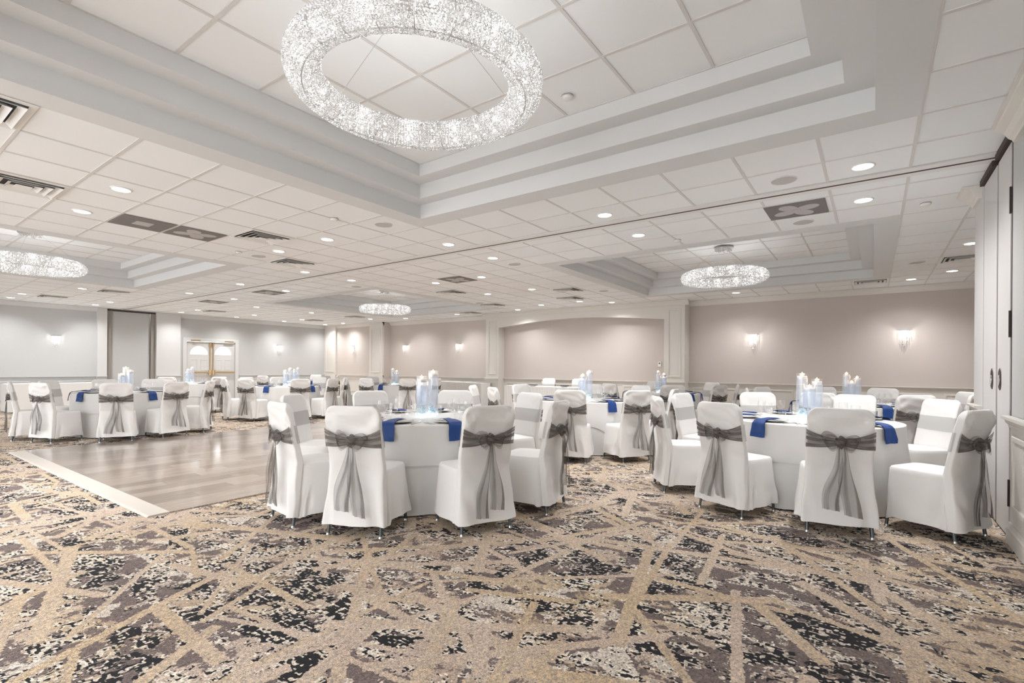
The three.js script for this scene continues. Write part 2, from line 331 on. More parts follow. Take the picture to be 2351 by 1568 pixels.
function frame(x0, x1, y0, y1, w, t, axis, at, dir) {                // a rectangular moulding frame on a wall
  const s = new THREE.Shape(), q = (P, i) => { P.moveTo(x0 + i, y0 + i); P.lineTo(x1 - i, y0 + i); P.lineTo(x1 - i, y1 - i); P.lineTo(x0 + i, y1 - i); P.lineTo(x0 + i, y0 + i); return P; };
  q(s, 0); s.holes.push(q(new THREE.Path(), w));
  const g = new THREE.ExtrudeGeometry(s, { depth: t, bevelEnabled: true, bevelThickness: 0.005, bevelSize: 0.006, bevelSegments: 1 });
  if (axis === 'x') { g.translate(0, 0, at); } else { g.rotateY(-Math.PI / 2); g.translate(dir < 0 ? at : at + t, 0, 0); }
  return g;
}
function wainscot(wall, axis, from, to, at, dir, mat, where, panelW = 1.5) {
  const L = Math.abs(to - from), n = Math.max(1, Math.round(L / panelW)), w = L / n, lo = Math.min(from, to);
  mesh('wainscot_board', axis === 'x' ? bx(from, to, 0, RAIL - 0.03, at, at + dir * 0.008) : bx(at, at + dir * 0.008, 0, RAIL - 0.03, from, to), mat, wall);
  for (let i = 0; i < n; i++) mesh('panel_frame', frame(lo + i * w + 0.1, lo + (i + 1) * w - 0.1, 0.26, 0.79, 0.03, 0.008, axis, at + dir * 0.008 - (axis === 'z' && dir < 0 ? 0 : 0), dir), mat, wall);
  moulding(RAILP, axis, from, to, at + dir * 0.008, dir, mat, `chair rail along the ${where}`);
  const b = profileRun(BASEP, axis, from, to, at + dir * 0.008, dir), m = new THREE.Mesh(b, mat); m.castShadow = m.receiveShadow = true; scene.add(m);
  m.name = `baseboard_${where.replace(/[^a-z]+/g, '_')}`; tag(m, `baseboard along the ${where}`, 'baseboard', null, 'structure');
}
// far wall: two planes either side of the bumped-out alcove
{ const w = setting('wall_far', 'greige far wall above cream wainscot', 'wall');
  mesh('right_face', metreUV(bx(-3.92, FAR_RIGHT, 0, 3.9, FAR, FAR - 0.2)), M.wallWarm, w);
  mesh('left_face', metreUV(bx(-15.65, -10.46, 0, 3.9, FAR, FAR - 0.2)), M.wallWarm, w);
  mesh('corner_face', metreUV(bx(LEFT - 0.2, -15.65, 0, 3.9, BUMP - 0.05, BUMP - 0.6)), M.wallWarm, w);
  wainscot(w, 'x', -3.92, FAR_RIGHT, FAR, 1, M.trim, 'right part of the far wall', 1.25);
  wainscot(w, 'x', -15.65, -10.46, FAR, 1, M.trim, 'left part of the far wall', 1.3);
  wainscot(w, 'x', LEFT, -15.65, BUMP - 0.05, 1, M.trim, 'corner of the far wall', 1.3);
  moulding(CROWN, 'x', -3.92, FAR_RIGHT, FAR, 1, M.trim, 'crown moulding over the right sconces');
  moulding(CROWN, 'x', -15.65, -10.46, FAR, 1, M.trim, 'crown moulding left of the alcove');
  moulding(CROWN, 'x', LEFT, -15.65, BUMP - 0.05, 1, M.trim, 'crown moulding in the far corner');
  // pilasters in the far left corner
  for (const [a, b] of [[-19.5, -18.7], [-16.45, -15.65]]) {
    mesh('pilaster', bx(a, b, 0, CEIL, BUMP - 0.05, BUMP + 0.03), M.trim, w);
    mesh('panel_frame', frame(a + 0.12, b - 0.12, 1.05, 2.8, 0.03, 0.01, 'x', BUMP + 0.03, 1), M.trim, w);
  }
}
{ const w = setting('wall_alcove', 'cream bumped-out wall with a shallow arched alcove', 'wall');
  const AX0 = -9.93, AX1 = -4.46, BX0 = -10.46, BX1 = -3.92;
  mesh('alcove_back', metreUV(bx(AX0 - 0.1, AX1 + 0.1, 0, 3.3, -13.35, -13.6)), M.wallWarm, w);
  const s = new THREE.Shape(); s.moveTo(AX0, 2.58);
  for (let i = 0; i <= 24; i++) { const t = i / 24, x = lerp(AX0, AX1, t); s.lineTo(x, 2.58 + 0.17 * Math.sin(Math.PI * t)); }
  s.lineTo(AX1, CEIL); s.lineTo(AX0, CEIL); s.lineTo(AX0, 2.58);
  const g = new THREE.ExtrudeGeometry(s, { depth: 0.36, bevelEnabled: false }); g.translate(0, 0, BUMP - 0.36); mesh('arch_header', g, M.trim, w);
  mesh('pilaster', bx(BX0, AX0, 0, CEIL, BUMP, FAR - 0.1), M.trim, w);
  mesh('pilaster', bx(AX1, BX1, 0, CEIL, BUMP, FAR - 0.1), M.trim, w);
  for (const [a, b] of [[BX0, AX0], [AX1, BX1]]) mesh('panel_frame', frame(a + 0.1, b - 0.1, 1.06, 2.83, 0.035, 0.01, 'x', BUMP, 1), M.trim, w);
  wainscot(w, 'x', AX0, AX1, -13.35, 1, M.trim, 'alcove', 1.36);
  moulding(RAILP, 'x', BX0 - 0.03, AX0 + 0.02, BUMP, 1, M.trim, 'chair rail across the left alcove pilaster'); moulding(RAILP, 'x', AX1 - 0.02, BX1 + 0.03, BUMP, 1, M.trim, 'chair rail across the right alcove pilaster');
  moulding(CROWN, 'x', BX0 - 0.1, BX1 + 0.1, BUMP, 1, M.trim, 'crown moulding over the arched alcove');
}
// left wall with the partition pocket and the double doors
const POCK = [-6.63, -5.3], DOORS = [-9.22, -7.57];
{ const w = setting('wall_left', 'pale left wall with pocket recess and double doors', 'wall');
  const seg = (a, b, y0 = 0, y1 = 3.9) => mesh('wall_face', metreUV(bx(LEFT, LEFT - 0.2, y0, y1, a, b)), M.wallCool, w);
  seg(POCK[1], FRONT + 0.2); seg(DOORS[1], POCK[0]); seg(FAR - 0.4, DOORS[0]); seg(...POCK, 3.02); seg(...DOORS, 2.14);
  // pocket: dark lined recess with the white stacked partition panel standing in it
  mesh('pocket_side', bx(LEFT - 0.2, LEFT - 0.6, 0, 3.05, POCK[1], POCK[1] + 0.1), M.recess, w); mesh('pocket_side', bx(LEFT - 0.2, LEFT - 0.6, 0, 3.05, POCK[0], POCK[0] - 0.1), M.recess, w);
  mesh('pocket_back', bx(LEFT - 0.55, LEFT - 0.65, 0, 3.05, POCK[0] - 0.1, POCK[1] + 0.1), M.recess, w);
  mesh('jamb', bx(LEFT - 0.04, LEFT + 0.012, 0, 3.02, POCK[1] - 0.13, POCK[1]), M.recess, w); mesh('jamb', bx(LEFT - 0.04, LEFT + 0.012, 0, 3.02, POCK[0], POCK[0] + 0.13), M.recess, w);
  mesh('head', bx(LEFT - 0.04, LEFT + 0.014, 2.98, 3.03, ...POCK), M.darkTrimAndShade, w);
  mesh('pilaster', bx(LEFT, LEFT + 0.1, 0, CEIL, POCK[0] - 0.72, POCK[0]), M.trimCool, w); mesh('pilaster', bx(LEFT, LEFT + 0.1, 0, CEIL, POCK[1], POCK[1] + 0.24), M.trimCool, w);
  wainscot(w, 'z', POCK[1] + 0.24, FRONT, LEFT, 1, M.trimCool, 'near part of the left wall', 1.4);
  wainscot(w, 'z', BUMP - 0.05, DOORS[0] - 0.13, LEFT, 1, M.trimCool, 'far part of the left wall', 1.3);
  moulding(CROWN, 'z', POCK[1], FRONT, LEFT, 1, M.trimCool, 'crown moulding over the left sconce'); moulding(CROWN, 'z', BUMP - 0.05, POCK[0] - 0.72, LEFT, 1, M.trimCool, 'crown moulding over the double doors');
  moulding(RAILP, 'z', POCK[0] - 0.74, POCK[0], LEFT + 0.1, 1, M.trimCool, 'chair rail across the pilaster beside the double doors'); moulding(RAILP, 'z', POCK[1], POCK[1] + 0.26, LEFT + 0.1, 1, M.trimCool, 'chair rail across the pilaster before the partition pocket');
  for (const [a, b] of [[DOORS[0] - 0.12, DOORS[0]], [DOORS[1], DOORS[1] + 0.12]]) mesh('door_casing', bx(LEFT, LEFT + 0.03, 0, 2.26, a, b), M.trimCool, w);
  mesh('door_casing', bx(LEFT, LEFT + 0.035, 2.14, 2.26, ...DOORS), M.trimCool, w);
}
{ const p = setting('door_1', 'white stacked partition panel in its dark-edged wall pocket', 'partition panel');
  mesh('leaf', bx(LEFT - 0.06, LEFT - 0.12, 0.01, 2.975, POCK[0] + 0.15, POCK[1] - 0.13), M.wallCool, p); mesh('edge_strip', bx(LEFT - 0.05, LEFT - 0.13, 0.01, 2.98, POCK[1] - 0.13, POCK[1] - 0.09), M.darkTrimAndShade, p);
  mesh('latch', bx(LEFT - 0.045, LEFT - 0.06, 1.42, 1.5, POCK[1] - 0.12, POCK[1] - 0.1), M.brass, p); }
// double exit doors
for (const [n, z0, z1, hinge] of [[2, DOORS[1], -8.405, -1], [3, -8.385, DOORS[0], 1]]) {
  const d = setting(`door_${n}`, `white exit door with arched fanlight and brass push bar, ${n === 2 ? 'left' : 'right'} leaf`, 'door');
  const lo = Math.min(z0, z1) + 0.012, hi = Math.max(z0, z1) - 0.012, c = (lo + hi) / 2, fx = LEFT - 0.03;
  const s = new THREE.Shape(); s.moveTo(lo, 0.01); s.lineTo(hi, 0.01); s.lineTo(hi, 2.13); s.lineTo(lo, 2.13); s.lineTo(lo, 0.01);
  const hole = new THREE.Path(), R = 0.29, cy = 1.68; hole.moveTo(c - R, cy); hole.absarc(c, cy, R, Math.PI, 0, true); hole.lineTo(c - R, cy); s.holes.push(hole);
  const g = new THREE.ExtrudeGeometry(s, { depth: 0.05, bevelEnabled: false }); g.rotateY(-Math.PI / 2); g.translate(fx, 0, 0); mesh('leaf', g, M.trimCool, d);
  const gs = new THREE.Shape(); gs.moveTo(c - R, cy); gs.absarc(c, cy, R, Math.PI, 0, true); gs.lineTo(c - R, cy);
  const gg = new THREE.ShapeGeometry(gs, 20); gg.rotateY(-Math.PI / 2); gg.translate(fx - 0.025, 0, 0); mesh('fanlight_pane', gg, M.glass, d);
  for (const [a, b] of [[lo + 0.13, c - 0.06], [c + 0.06, hi - 0.13]]) for (const [y0, y1] of [[1.12, 1.5], [0.2, 0.9]]) mesh('panel_moulding', frame(a, b, y0, y1, 0.012, 0.002, 'z', fx, 1), M.trimCool, d);
  mesh('push_bar', bx(fx + 0.06, fx + 0.10, 1.0, 1.065, lo + 0.03, hi - 0.08), M.brass, d);
  const e = hinge < 0 ? lo + 0.05 : hi - 0.05;
  mesh('latch_case', new THREE.CylinderGeometry(0.055, 0.055, 0.1, 16).scale(1, 1.8, 1).translate(fx + 0.06, 1.03, e), M.brass, d);
  mesh('vertical_rod', bx(fx, fx + 0.03, 1.1, 2.1, e - 0.015, e + 0.015), M.brass, d); mesh('rod_guide', bx(fx, fx + 0.05, 1.98, 2.1, e - 0.03, e + 0.03), M.brass, d);
  mesh('door_closer', bx(LEFT + 0.035, LEFT + 0.09, 2.15, 2.19, c - 0.16 - hinge * 0.16, c + 0.14 - hinge * 0.16), M.brass, d);
}
// near right wall with the pocket doors
{ const w = setting('wall_right', 'near right wall, greige above panelled wainscot', 'wall');
  mesh('wall_face', metreUV(bx(RIGHT, RIGHT + 0.15, 0, 3.9, -5.19, FRONT + 0.2)), M.wallCool, w);
  mesh('wall_end', bx(RIGHT, RIGHT + 0.9, 0, 3.9, -6.9, -6.4), M.door, w); mesh('over_door', bx(RIGHT + 0.02, RIGHT + 0.15, 3.0, 3.9, -6.4, -5.19), M.door, w);
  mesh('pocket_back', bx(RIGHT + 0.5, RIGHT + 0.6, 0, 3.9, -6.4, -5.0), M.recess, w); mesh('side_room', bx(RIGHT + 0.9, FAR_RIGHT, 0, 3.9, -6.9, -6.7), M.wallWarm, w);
  mesh('wall_outer', metreUV(bx(FAR_RIGHT, FAR_RIGHT + 0.2, 0, 3.9, FAR - 0.4, -6.7)), M.wallWarm, w);
  wainscot(w, 'z', -5.17, FRONT, RIGHT, -1, M.trim, 'near right wall', 1.1);
  moulding(CROWN.map(p => [p[0] * 1.25, p[1]]), 'z', -5.05, FRONT, RIGHT, -1, M.trim, 'crown moulding above the near right wall');
  moulding(CROWN.map(p => [p[0] * 1.25, p[1]]), 'z', -6.88, -6.5, RIGHT, -1, M.trim, 'short crown moulding over the wall end past the pocket doors');
  moulding(RAILP, 'z', -6.92, -6.42, RIGHT, -1, M.trim, 'short chair rail on the wall end past the pocket doors');
  mesh('head_track', bx(RIGHT - 0.03, RIGHT + 0.05, 3.0, CEIL, -6.4, -5.8), M.darkTrimAndShade, w); mesh('head_track', bx(RIGHT - 0.03, RIGHT + 0.05, 3.0, CEIL, -5.68, -5.19), M.darkTrimAndShade, w);
}
// wall behind the camera: invented row of tall windows, added for soft fill light
{ const w = setting('wall_front', 'pale wall behind the camera with an added row of fill-light windows', 'wall'), n = 6, x0 = -18.6, bay = (RIGHT - 0.2 - x0) / n;
  mesh('wall_face', bx(LEFT - 0.2, RIGHT + 0.2, 0, 0.35, FRONT, FRONT + 0.2), M.wallCool, w); mesh('wall_face', bx(LEFT - 0.2, RIGHT + 0.2, 2.75, 3.9, FRONT, FRONT + 0.2), M.wallCool, w);
  for (let i = 0; i <= n; i++) { const a = i ? x0 + i * bay - 0.35 : LEFT - 0.2, b = i < n ? x0 + i * bay + 0.35 : RIGHT + 0.2; mesh('wall_face', bx(a, b, 0.35, 2.75, FRONT, FRONT + 0.2), M.wallCool, w); }
  for (let i = 0; i < n; i++) {
    const g = setting(`window_${i + 1}`, 'added fill-light glazing in the wall behind the camera', 'window'), a = x0 + i * bay + 0.35, b = x0 + (i + 1) * bay - 0.35;
    mesh('pane', new THREE.PlaneGeometry(b - a, 2.4).translate((a + b) / 2, 1.55, FRONT + 0.1), M.glass, g);
    for (const x of [a + 0.03, (a + b) / 2, b - 0.03]) mesh('mullion', bx(x - 0.03, x + 0.03, 0.35, 2.75, FRONT + 0.07, FRONT + 0.13), M.trimCool, g);
  }
}
for (const [n, z0, z1, hz] of [[4, -6.345, -5.76, -5.91], [5, -5.70, -5.24, -5.58]]) {
  const d = setting(`door_${n}`, `tall flush white pocket door with oval pull, ${n === 4 ? 'far' : 'near'} leaf of the pair`, 'door');
  mesh('leaf', bx(RIGHT - 0.004, RIGHT + 0.04, 0.02, 2.985, z0, z1), M.door, d);
  const pull = lathe([[0.032, 0], [0.038, 0.006], [0.043, 0.008], [0.047, 0.004], [0.047, 0]], 28); pull.scale(1, 1, 1.9); pull.rotateZ(Math.PI / 2); pull.rotateX(Math.PI / 2);
  const o = mesh('pull_rim', pull, M.bronze, d); o.position.set(RIGHT - 0.004, 1.2, hz);
  const cup = new THREE.CylinderGeometry(0.034, 0.034, 0.003, 24); cup.scale(1, 1, 1.9); cup.rotateZ(Math.PI / 2); cup.rotateX(Math.PI / 2); mesh('pull_cup', cup, M.bronze, d).position.set(RIGHT - 0.0055, 1.2, hz);
  const bail = new THREE.TorusGeometry(0.02, 0.005, 6, 18); bail.scale(1, 1.8, 1); bail.rotateY(Math.PI / 2); mesh('pull_ring', bail, M.metal, d).position.set(RIGHT - 0.012, 1.19, hz);
  if (n === 5) for (const y of [2.55, 1.62, 0.35]) mesh('hinge', bx(RIGHT - 0.012, RIGHT, y - 0.1, y + 0.1, z1 - 0.004, z1 + 0.012), M.darkTrimAndShade, d);
}
mesh('door_gap_shade', bx(RIGHT + 0.003, RIGHT + 0.03, 0, 3.0, -6.4, -5.19), M.darkTrimAndShade, scene.getObjectByName('wall_right'));  // dark sheet imitates the shade between and beside the door leaves

// ------------------------------------------------------------------ ceiling fittings
function spot(x, y, z, k) {
  const l = new THREE.SpotLight(WARM, k, 0, 1.25, 0.9, 2); l.position.set(x, y, z); l.target.position.set(x, 0, z); scene.add(l, l.target); l.castShadow = true; l.shadow.radius = 3; return l;
}
const DOWN = [[-6.21, -1.8], [-7.48, -1.8], [-6.22, -4.18], [-7.48, -4.18], [-5.0, -5.35], [-5.02, -6.42], [-2.54, -5.35], [-2.55, -6.41], [-0.08, -5.35], [-0.09, -6.41], [-8.7, -5.38], [-11.17, -5.38], [-13.64, -5.35],
  [-8.73, -6.44], [-11.23, -6.46], [-13.78, -6.48], [-14.98, -3.62], [-17.4, -3.02], [-18.66, -3.02], [-17.46, -4.83], [-18.65, -4.81], [-15.05, -7.73], [-17.47, -7.1], [-18.71, -7.1], [-17.47, -8.9], [-18.73, -8.9], [-17.55, -10.74], [-18.8, -10.74],
  [-15.07, -9.56], [-17.53, -12.54], [-18.78, -12.55], [-15.11, -11.98], [-13.78, -12.5], [-11.28, -12.5], [-8.8, -12.5], [-7.49, -7.63], [-6.25, -7.63], [-7.54, -9.45], [-6.26, -9.44], [-7.59, -11.93], [-6.33, -11.85], [-5.69, -12.46], [-2.58, -12.45], [0.6, -12.45], [1.14, -11.81], [1.11, -9.41], [1.11, -7.6],
  [-6.21, 0.6], [-7.48, 0.6], [-5.0, 1.2], [-2.54, 1.2], [-0.08, 1.2], [-2.54, 2.6], [-0.08, 2.6], [-5.0, 2.6], [-8.7, 1.2], [-11.2, 1.2], [-14.98, -0.6], [-17.4, -0.6]];
{ const trimG = lathe([[0.075, 0.004], [0.078, -0.006], [0.088, -0.008], [0.094, -0.004], [0.094, 0.004]], 28), lensG = new THREE.CylinderGeometry(0.076, 0.076, 0.004, 28);
  const count = {};
  DOWN.forEach(([x, z]) => {
    const zone = z > -0.1 ? 'behind the camera' : x < -14 ? 'near the left wall' : z > -5 ? 'left of the near tray' : z > -5.7 ? 'on the near side of the partition track' : z > -6.9 ? 'just past the partition track' : z < -11.7 ? 'along the far wall' : x > 0.5 ? 'over the right-hand corner' : 'between the two far trays';
    count[zone] = (count[zone] ?? 0) + 1;
    const ordinal = ['first', 'second', 'third', 'fourth', 'fifth', 'sixth', 'seventh', 'eighth', 'ninth', 'tenth', 'eleventh', 'twelfth', 'thirteenth', 'fourteenth', 'fifteenth', 'sixteenth', 'seventeenth'][count[zone] - 1];
    const t = thing('recessed_downlight', `round glowing recessed downlight, ${ordinal} ${zone}`, 'downlight', [x, CEIL, z], 0, 'recessed ceiling downlights');
    mesh('trim_ring', trimG, M.vent, t); mesh('light_lens', lensG, M.lamp, t).position.y = -0.003;
    spot(x, CEIL - 0.02, z, LIGHT.down);
  });
}
function squareRing(r0, y0, r1, y1, t = 0.004) {                     // one sloping square louvre blade
  const s = [[-1, -1], [1, -1], [1, 1], [-1, 1]], parts = [];
  for (let i = 0; i < 4; i++) {
    const a = s[i], b = s[(i + 1) % 4], g = new THREE.BufferGeometry();
    const P = [[a[0] * r0, y0, a[1] * r0], [b[0] * r0, y0, b[1] * r0], [b[0] * r1, y1, b[1] * r1], [a[0] * r1, y1, a[1] * r1]], Q = P.map(p => [p[0], p[1] + t, p[2]]);
    const f = [[0, 1, 2, 3], [7, 6, 5, 4], [0, 4, 5, 1], [3, 2, 6, 7]], V = [...P, ...Q], pos = [];
    for (const q of f) for (const k of [0, 1, 2, 0, 2, 3]) pos.push(...V[q[k]]);
    g.setAttribute('position', new THREE.Float32BufferAttribute(pos, 3)); g.computeVertexNormals(); parts.push(g);
  }
  return mergeGeometries(parts);
}
const duct = (w, d) => mergeGeometries([bx(-w, w, 0.3, 0.31, -d, d), bx(-w, -w + 0.006, 0.0, 0.3, -d, d), bx(w - 0.006, w, 0.0, 0.3, -d, d), bx(-w, w, 0.0, 0.3, -d, -d + 0.006), bx(-w, w, 0.0, 0.3, d - 0.006, d)]);
const ventG = { duct: duct(0.27, 0.27), frame: squareRing(0.305, -0.006, 0.262, -0.010), blades: [squareRing(0.255, -0.028, 0.215, -0.002, 0.003), squareRing(0.19, -0.03, 0.15, -0.002, 0.003), squareRing(0.125, -0.03, 0.085, -0.002, 0.003)], mid: bx(-0.06, 0.06, -0.03, -0.024, -0.06, 0.06) };
[[-4.98, -0.59, 'beside the near tray at the left edge'], [-6.83, -1.19, 'at the left edge, second from the near tray'], [-6.83, -3.59, 'beside the flower-patterned return panel'], [-8.06, -4.78, 'nearest the partition track on the left'], [-14.93, -4.17, 'beyond the left tray'], [-17.24, -3.53, 'farthest left, near the left wall'],
  [-17.2, -7.55, 'in front of the double doors'], [-8.04, -8.71, 'behind the far brown return panel'], [-8.65, -11.1, 'right of the far left tray'], [-10.49, -12.36, 'along the far wall left of the alcove'], [-14.9, -11.14, 'left of the far chandelier'], [-17.31, -11.16, 'near the far left corner'],
  [-5.57, -9.94, 'left of the right tray, the nearer of two'], [-6.2, -11.08, 'left of the right tray, the farther of two'], [-0.09, -12.36, 'between the right tray and the far wall'], [1.15, -10.55, 'over the right-hand corner']].forEach(([x, z, where]) => {
  const near = [...XL].map((a, i) => (a + XL[i + 1]) / 2).reduce((b, a) => Math.abs(a - x) < Math.abs(b - x) ? a : b, 99), nz = [...ZL].map((a, i) => (a + ZL[i + 1]) / 2).reduce((b, a) => Math.abs(a - z) < Math.abs(b - z) ? a : b, 99);
  const t = thing('ceiling_vent', `white square louvred air vent ${where}`, 'vent', [near, CEIL - 0.001, nz], 0, 'square ceiling vents');
  mesh('duct_box', ventG.duct, M.galvanised, t); mesh('frame', ventG.frame, M.vent, t); for (const b of ventG.blades) mesh('louvre_blade', b, M.vent, t); mesh('centre_plate', ventG.mid, M.vent, t);
});
[[-7.45, -2.39, 'square', 'grey stained return panel with a pale square, left of the near tray'], [-7.45, -2.99, 'petals', 'grey stained return panel with four pale petals, left of the near tray'], [-0.7, -6.37, 'petals', 'grey return panel with four pale petals past the partition track'],
  [-6.83, -7.58, 'petals', 'dark return panel between the two far trays'], [-11.84, -6.38, 'petals', 'dim return panel beside the far left tray'], [-14.9, -6.45, 'petals', 'dim return panel nearest the pocket recess']].forEach(([x, z, kind, label]) => {
  const t = thing('return_panel', label, 'return grille', [x, CEIL - 0.002, z], 0, 'return air panels');
  mesh('panel', bx(-0.29, 0.29, -0.006, 0, -0.28, 0.28), M.dust, t);
  if (kind === 'square') mesh('cover_plate', bx(-0.1, 0.1, -0.009, -0.004, -0.09, 0.09), M.dustPale, t);
  else { for (const a of [0.5, 2.07, 3.64, 5.21]) { const g = new THREE.CylinderGeometry(0.115, 0.115, 0.003, 24); g.scale(1, 1, 0.72); const m = mesh('petal', g, M.dustPale, t); m.rotation.y = -a; m.position.set(Math.cos(a) * 0.135, -0.007, Math.sin(a) * 0.135); } mesh('cover_plate', bx(-0.045, 0.045, -0.011, -0.005, -0.045, 0.045), M.dustPale, t); }
});
[[-4.99, -4.15, 'by the near tray corner'], [-8.09, -4.18, 'left of the partition track'], [-5.01, -7.0, 'at the corner of the right tray'], [-9.32, -7.0, 'by the far left tray'], [-0.69, -5.32, 'before the track, top right'], [-0.69, -6.95, 'beside the right tray and petal panel'], [0.58, -10.58, 'right of the right tray'], [-5.02, -10.55, 'left of the right tray'], [-8.79, -10.66, 'right of the far left tray']].forEach(([x, z, where]) => {
  const t = thing('ceiling_speaker', `flat round speaker grille ${where}`, 'speaker', [x, CEIL - 0.001, z], 0, 'ceiling speakers');
  mesh('grille', new THREE.CylinderGeometry(0.105, 0.105, 0.006, 28).translate(0, -0.002, 0), M.grille, t); mesh('rim', new THREE.TorusGeometry(0.108, 0.005, 6, 32).rotateX(Math.PI / 2), M.vent, t);
});
[[-2.05, -3.6, 3.5, 'in the near tray'], [-5.28, -3.64, CEIL, 'by the near tray corner'], [0.45, -6.9, CEIL, 'beside the short crown moulding'], [-2.2, -6.95, CEIL, 'before the right tray'], [-8.05, -3.85, CEIL, 'left of the square vents']].forEach(([x, z, y, where]) => {
  const t = thing('smoke_detector', `small round white detector disc ${where}`, 'detector', [x, y, z], 0, 'ceiling detectors');
  mesh('body', lathe([[0, -0.028], [0.03, -0.028], [0.045, -0.018], [0.05, 0], [0, 0]], 24), M.vent, t);
});

// ------------------------------------------------------------------ chandeliers
{ const RC = 0.642, RT = 0.095, bead = new THREE.IcosahedronGeometry(0.0082, 0), mats = [], mm = new THREE.Matrix4(), q = new THREE.Quaternion(), e = new THREE.Euler();
  const rows = 34;
  for (let i = 0; i < rows; i++) {
    const a = i / rows * Math.PI * 2, r = RC + RT * Math.cos(a), y = RT * 0.95 * Math.sin(a), n = Math.round(2 * Math.PI * r / 0.0185);
    for (let k = 0; k < n; k++) {
      const b = k / n * Math.PI * 2, bay = (b * 24 / (Math.PI * 2)) % 1; if (bay < 0.03) continue;
      e.set(rnd() * 6, rnd() * 6, rnd() * 6); q.setFromEuler(e); const s = 0.85 + 0.3 * rnd();
      mats.push(mm.compose(new THREE.Vector3(Math.cos(b) * r, y, Math.sin(b) * r), q, new THREE.Vector3(s, s, s)).clone());
    }
  }
  const CH = [[-2.21, -2.09, 'largest crystal ring chandelier, hanging over the front of the hall'], [-2.21, -9.65, 'crystal ring chandelier before the right sconces'], [-11.5, -2.09, 'crystal ring chandelier at the left edge of the hall'], [-11.5, -9.65, 'smallest crystal ring chandelier, far off in the middle']];
  const hoop = new THREE.TorusGeometry(RC, 0.004, 6, 96).rotateX(Math.PI / 2), rib = new THREE.TorusGeometry(RT * 0.93, 0.003, 5, 24), bulbG = new THREE.SphereGeometry(0.009, 12, 8);
  for (const [x, z, label] of CH) {
    const t = thing('ring_chandelier', label, 'chandelier', [x, 2.94, z], 0, 'crystal ring chandeliers');
    const im = new THREE.InstancedMesh(bead, M.crystal, mats.length); mats.forEach((m, i) => im.setMatrixAt(i, m)); im.name = 'crystal_beads'; im.userData.kind = 'stuff'; im.userData.label = 'strung clear crystal beads'; im.castShadow = im.receiveShadow = true; t.add(im);
    for (const s of [-1, 1]) mesh('hoop', hoop, M.metal, t).position.y = s * RT * 0.9;
    for (let k = 0; k < 24; k++) { const a = k / 24 * Math.PI * 2, m = mesh('rib', rib, M.metal, t); m.position.set(Math.cos(a) * RC, 0, Math.sin(a) * RC); m.rotation.y = -a; }
    for (let k = 0; k < 24; k++) for (const s of [-1, 1]) {
      const a = (k + 0.5) / 24 * Math.PI * 2; mesh('bulb', bulbG, M.bulb, t).position.set(Math.cos(a) * RC, s * 0.04, Math.sin(a) * RC);
      if (s > 0 && k % 2 === 0) { const l = new THREE.PointLight(WARM, LIGHT.chandelier, 0, 2); l.position.set(x + Math.cos(a) * RC, 2.94 + 0.045, z + Math.sin(a) * RC); l.castShadow = true; scene.add(l); }
    }
    for (let k = 0; k < 3; k++) { const a = k / 3 * Math.PI * 2 + 0.9; mesh('cable', tube([[Math.cos(a) * RC, 0.1, Math.sin(a) * RC], [Math.cos(a) * 0.08, 0.55, Math.sin(a) * 0.08]], 0.0018, 2, 5), M.metal, t); }
    mesh('canopy', lathe([[0, 0.52], [0.16, 0.525], [0.165, 0.55], [0, 0.555]], 32), M.metal, t);
    const fringe = []; for (let k = 0; k < 40; k++) { const a = rnd() * 6.28, r = 0.15 * Math.sqrt(rnd()); fringe.push(new THREE.IcosahedronGeometry(0.012, 0).translate(Math.cos(a) * r, 0.50 - 0.02 * rnd(), Math.sin(a) * r)); }
    tag(mesh('canopy_beads', mergeGeometries(fringe), M.crystal, t), null, null, null, 'stuff');
  }
}
// ------------------------------------------------------------------ wall sconces
[[-2.37, FAR, 0, 'on the far right wall, nearer the alcove'], [0.54, FAR, 0, 'farthest right, above the right-hand tables'], [-14.76, FAR, 0, 'left of the alcove, farther from it'], [-11.99, FAR, 0, 'left of the alcove, beside its pilaster'], [-17.5, BUMP - 0.05, 0, 'between the two corner pilasters'],
  [LEFT, -10.92, 1, 'right of the double doors'], [LEFT, -4.11, 1, 'left of the dark partition pocket']].forEach(([x, z, side, where]) => {
  const t = thing('wall_sconce', `small crystal wall sconce ${where}`, 'sconce', [x, 1.98, z], side ? Math.PI / 2 : 0, 'crystal wall sconces');
  mesh('back_plate', bx(-0.045, 0.045, -0.03, 0.15, 0, 0.012), M.metal, t); mesh('top_bracket', bx(-0.095, 0.095, 0.135, 0.155, 0.0, 0.12), M.metal, t);
  const drops = [];
  for (let i = 0; i < 7; i++) for (let j = 0; j < 2; j++) { const L = 11 - Math.abs(i - 3) * 1.7; for (let k = 0; k < L; k++) drops.push(new THREE.OctahedronGeometry(0.0125, 0).scale(0.8, 1.2, 0.8).rotateY(rnd() * 3).translate((i - 3) * 0.028, 0.12 - k * 0.031, 0.045 + j * 0.055)); }
  tag(mesh('crystal_drops', mergeGeometries(drops), M.crystal, t), null, null, null, 'stuff');
  mesh('bulb', new THREE.SphereGeometry(0.022, 12, 10), M.bulb, t).position.set(0, 0.06, 0.07);
  const l = new THREE.PointLight(WARM, LIGHT.sconce, 0, 2); l.position.set(x + (side ? 0.15 : 0), 2.03, z + (side ? 0 : 0.15)); l.castShadow = true; scene.add(l);
});
{ const t = thing('thermostat', 'small white thermostat on the alcove wall beside the right pilaster', 'thermostat', [-4.68, 1.4, -13.35]); mesh('body', bx(-0.04, 0.04, -0.065, 0.065, 0, 0.02), M.vent, t); mesh('display', bx(-0.018, 0.018, 0.005, 0.04, 0.02, 0.023), M.black, t); }

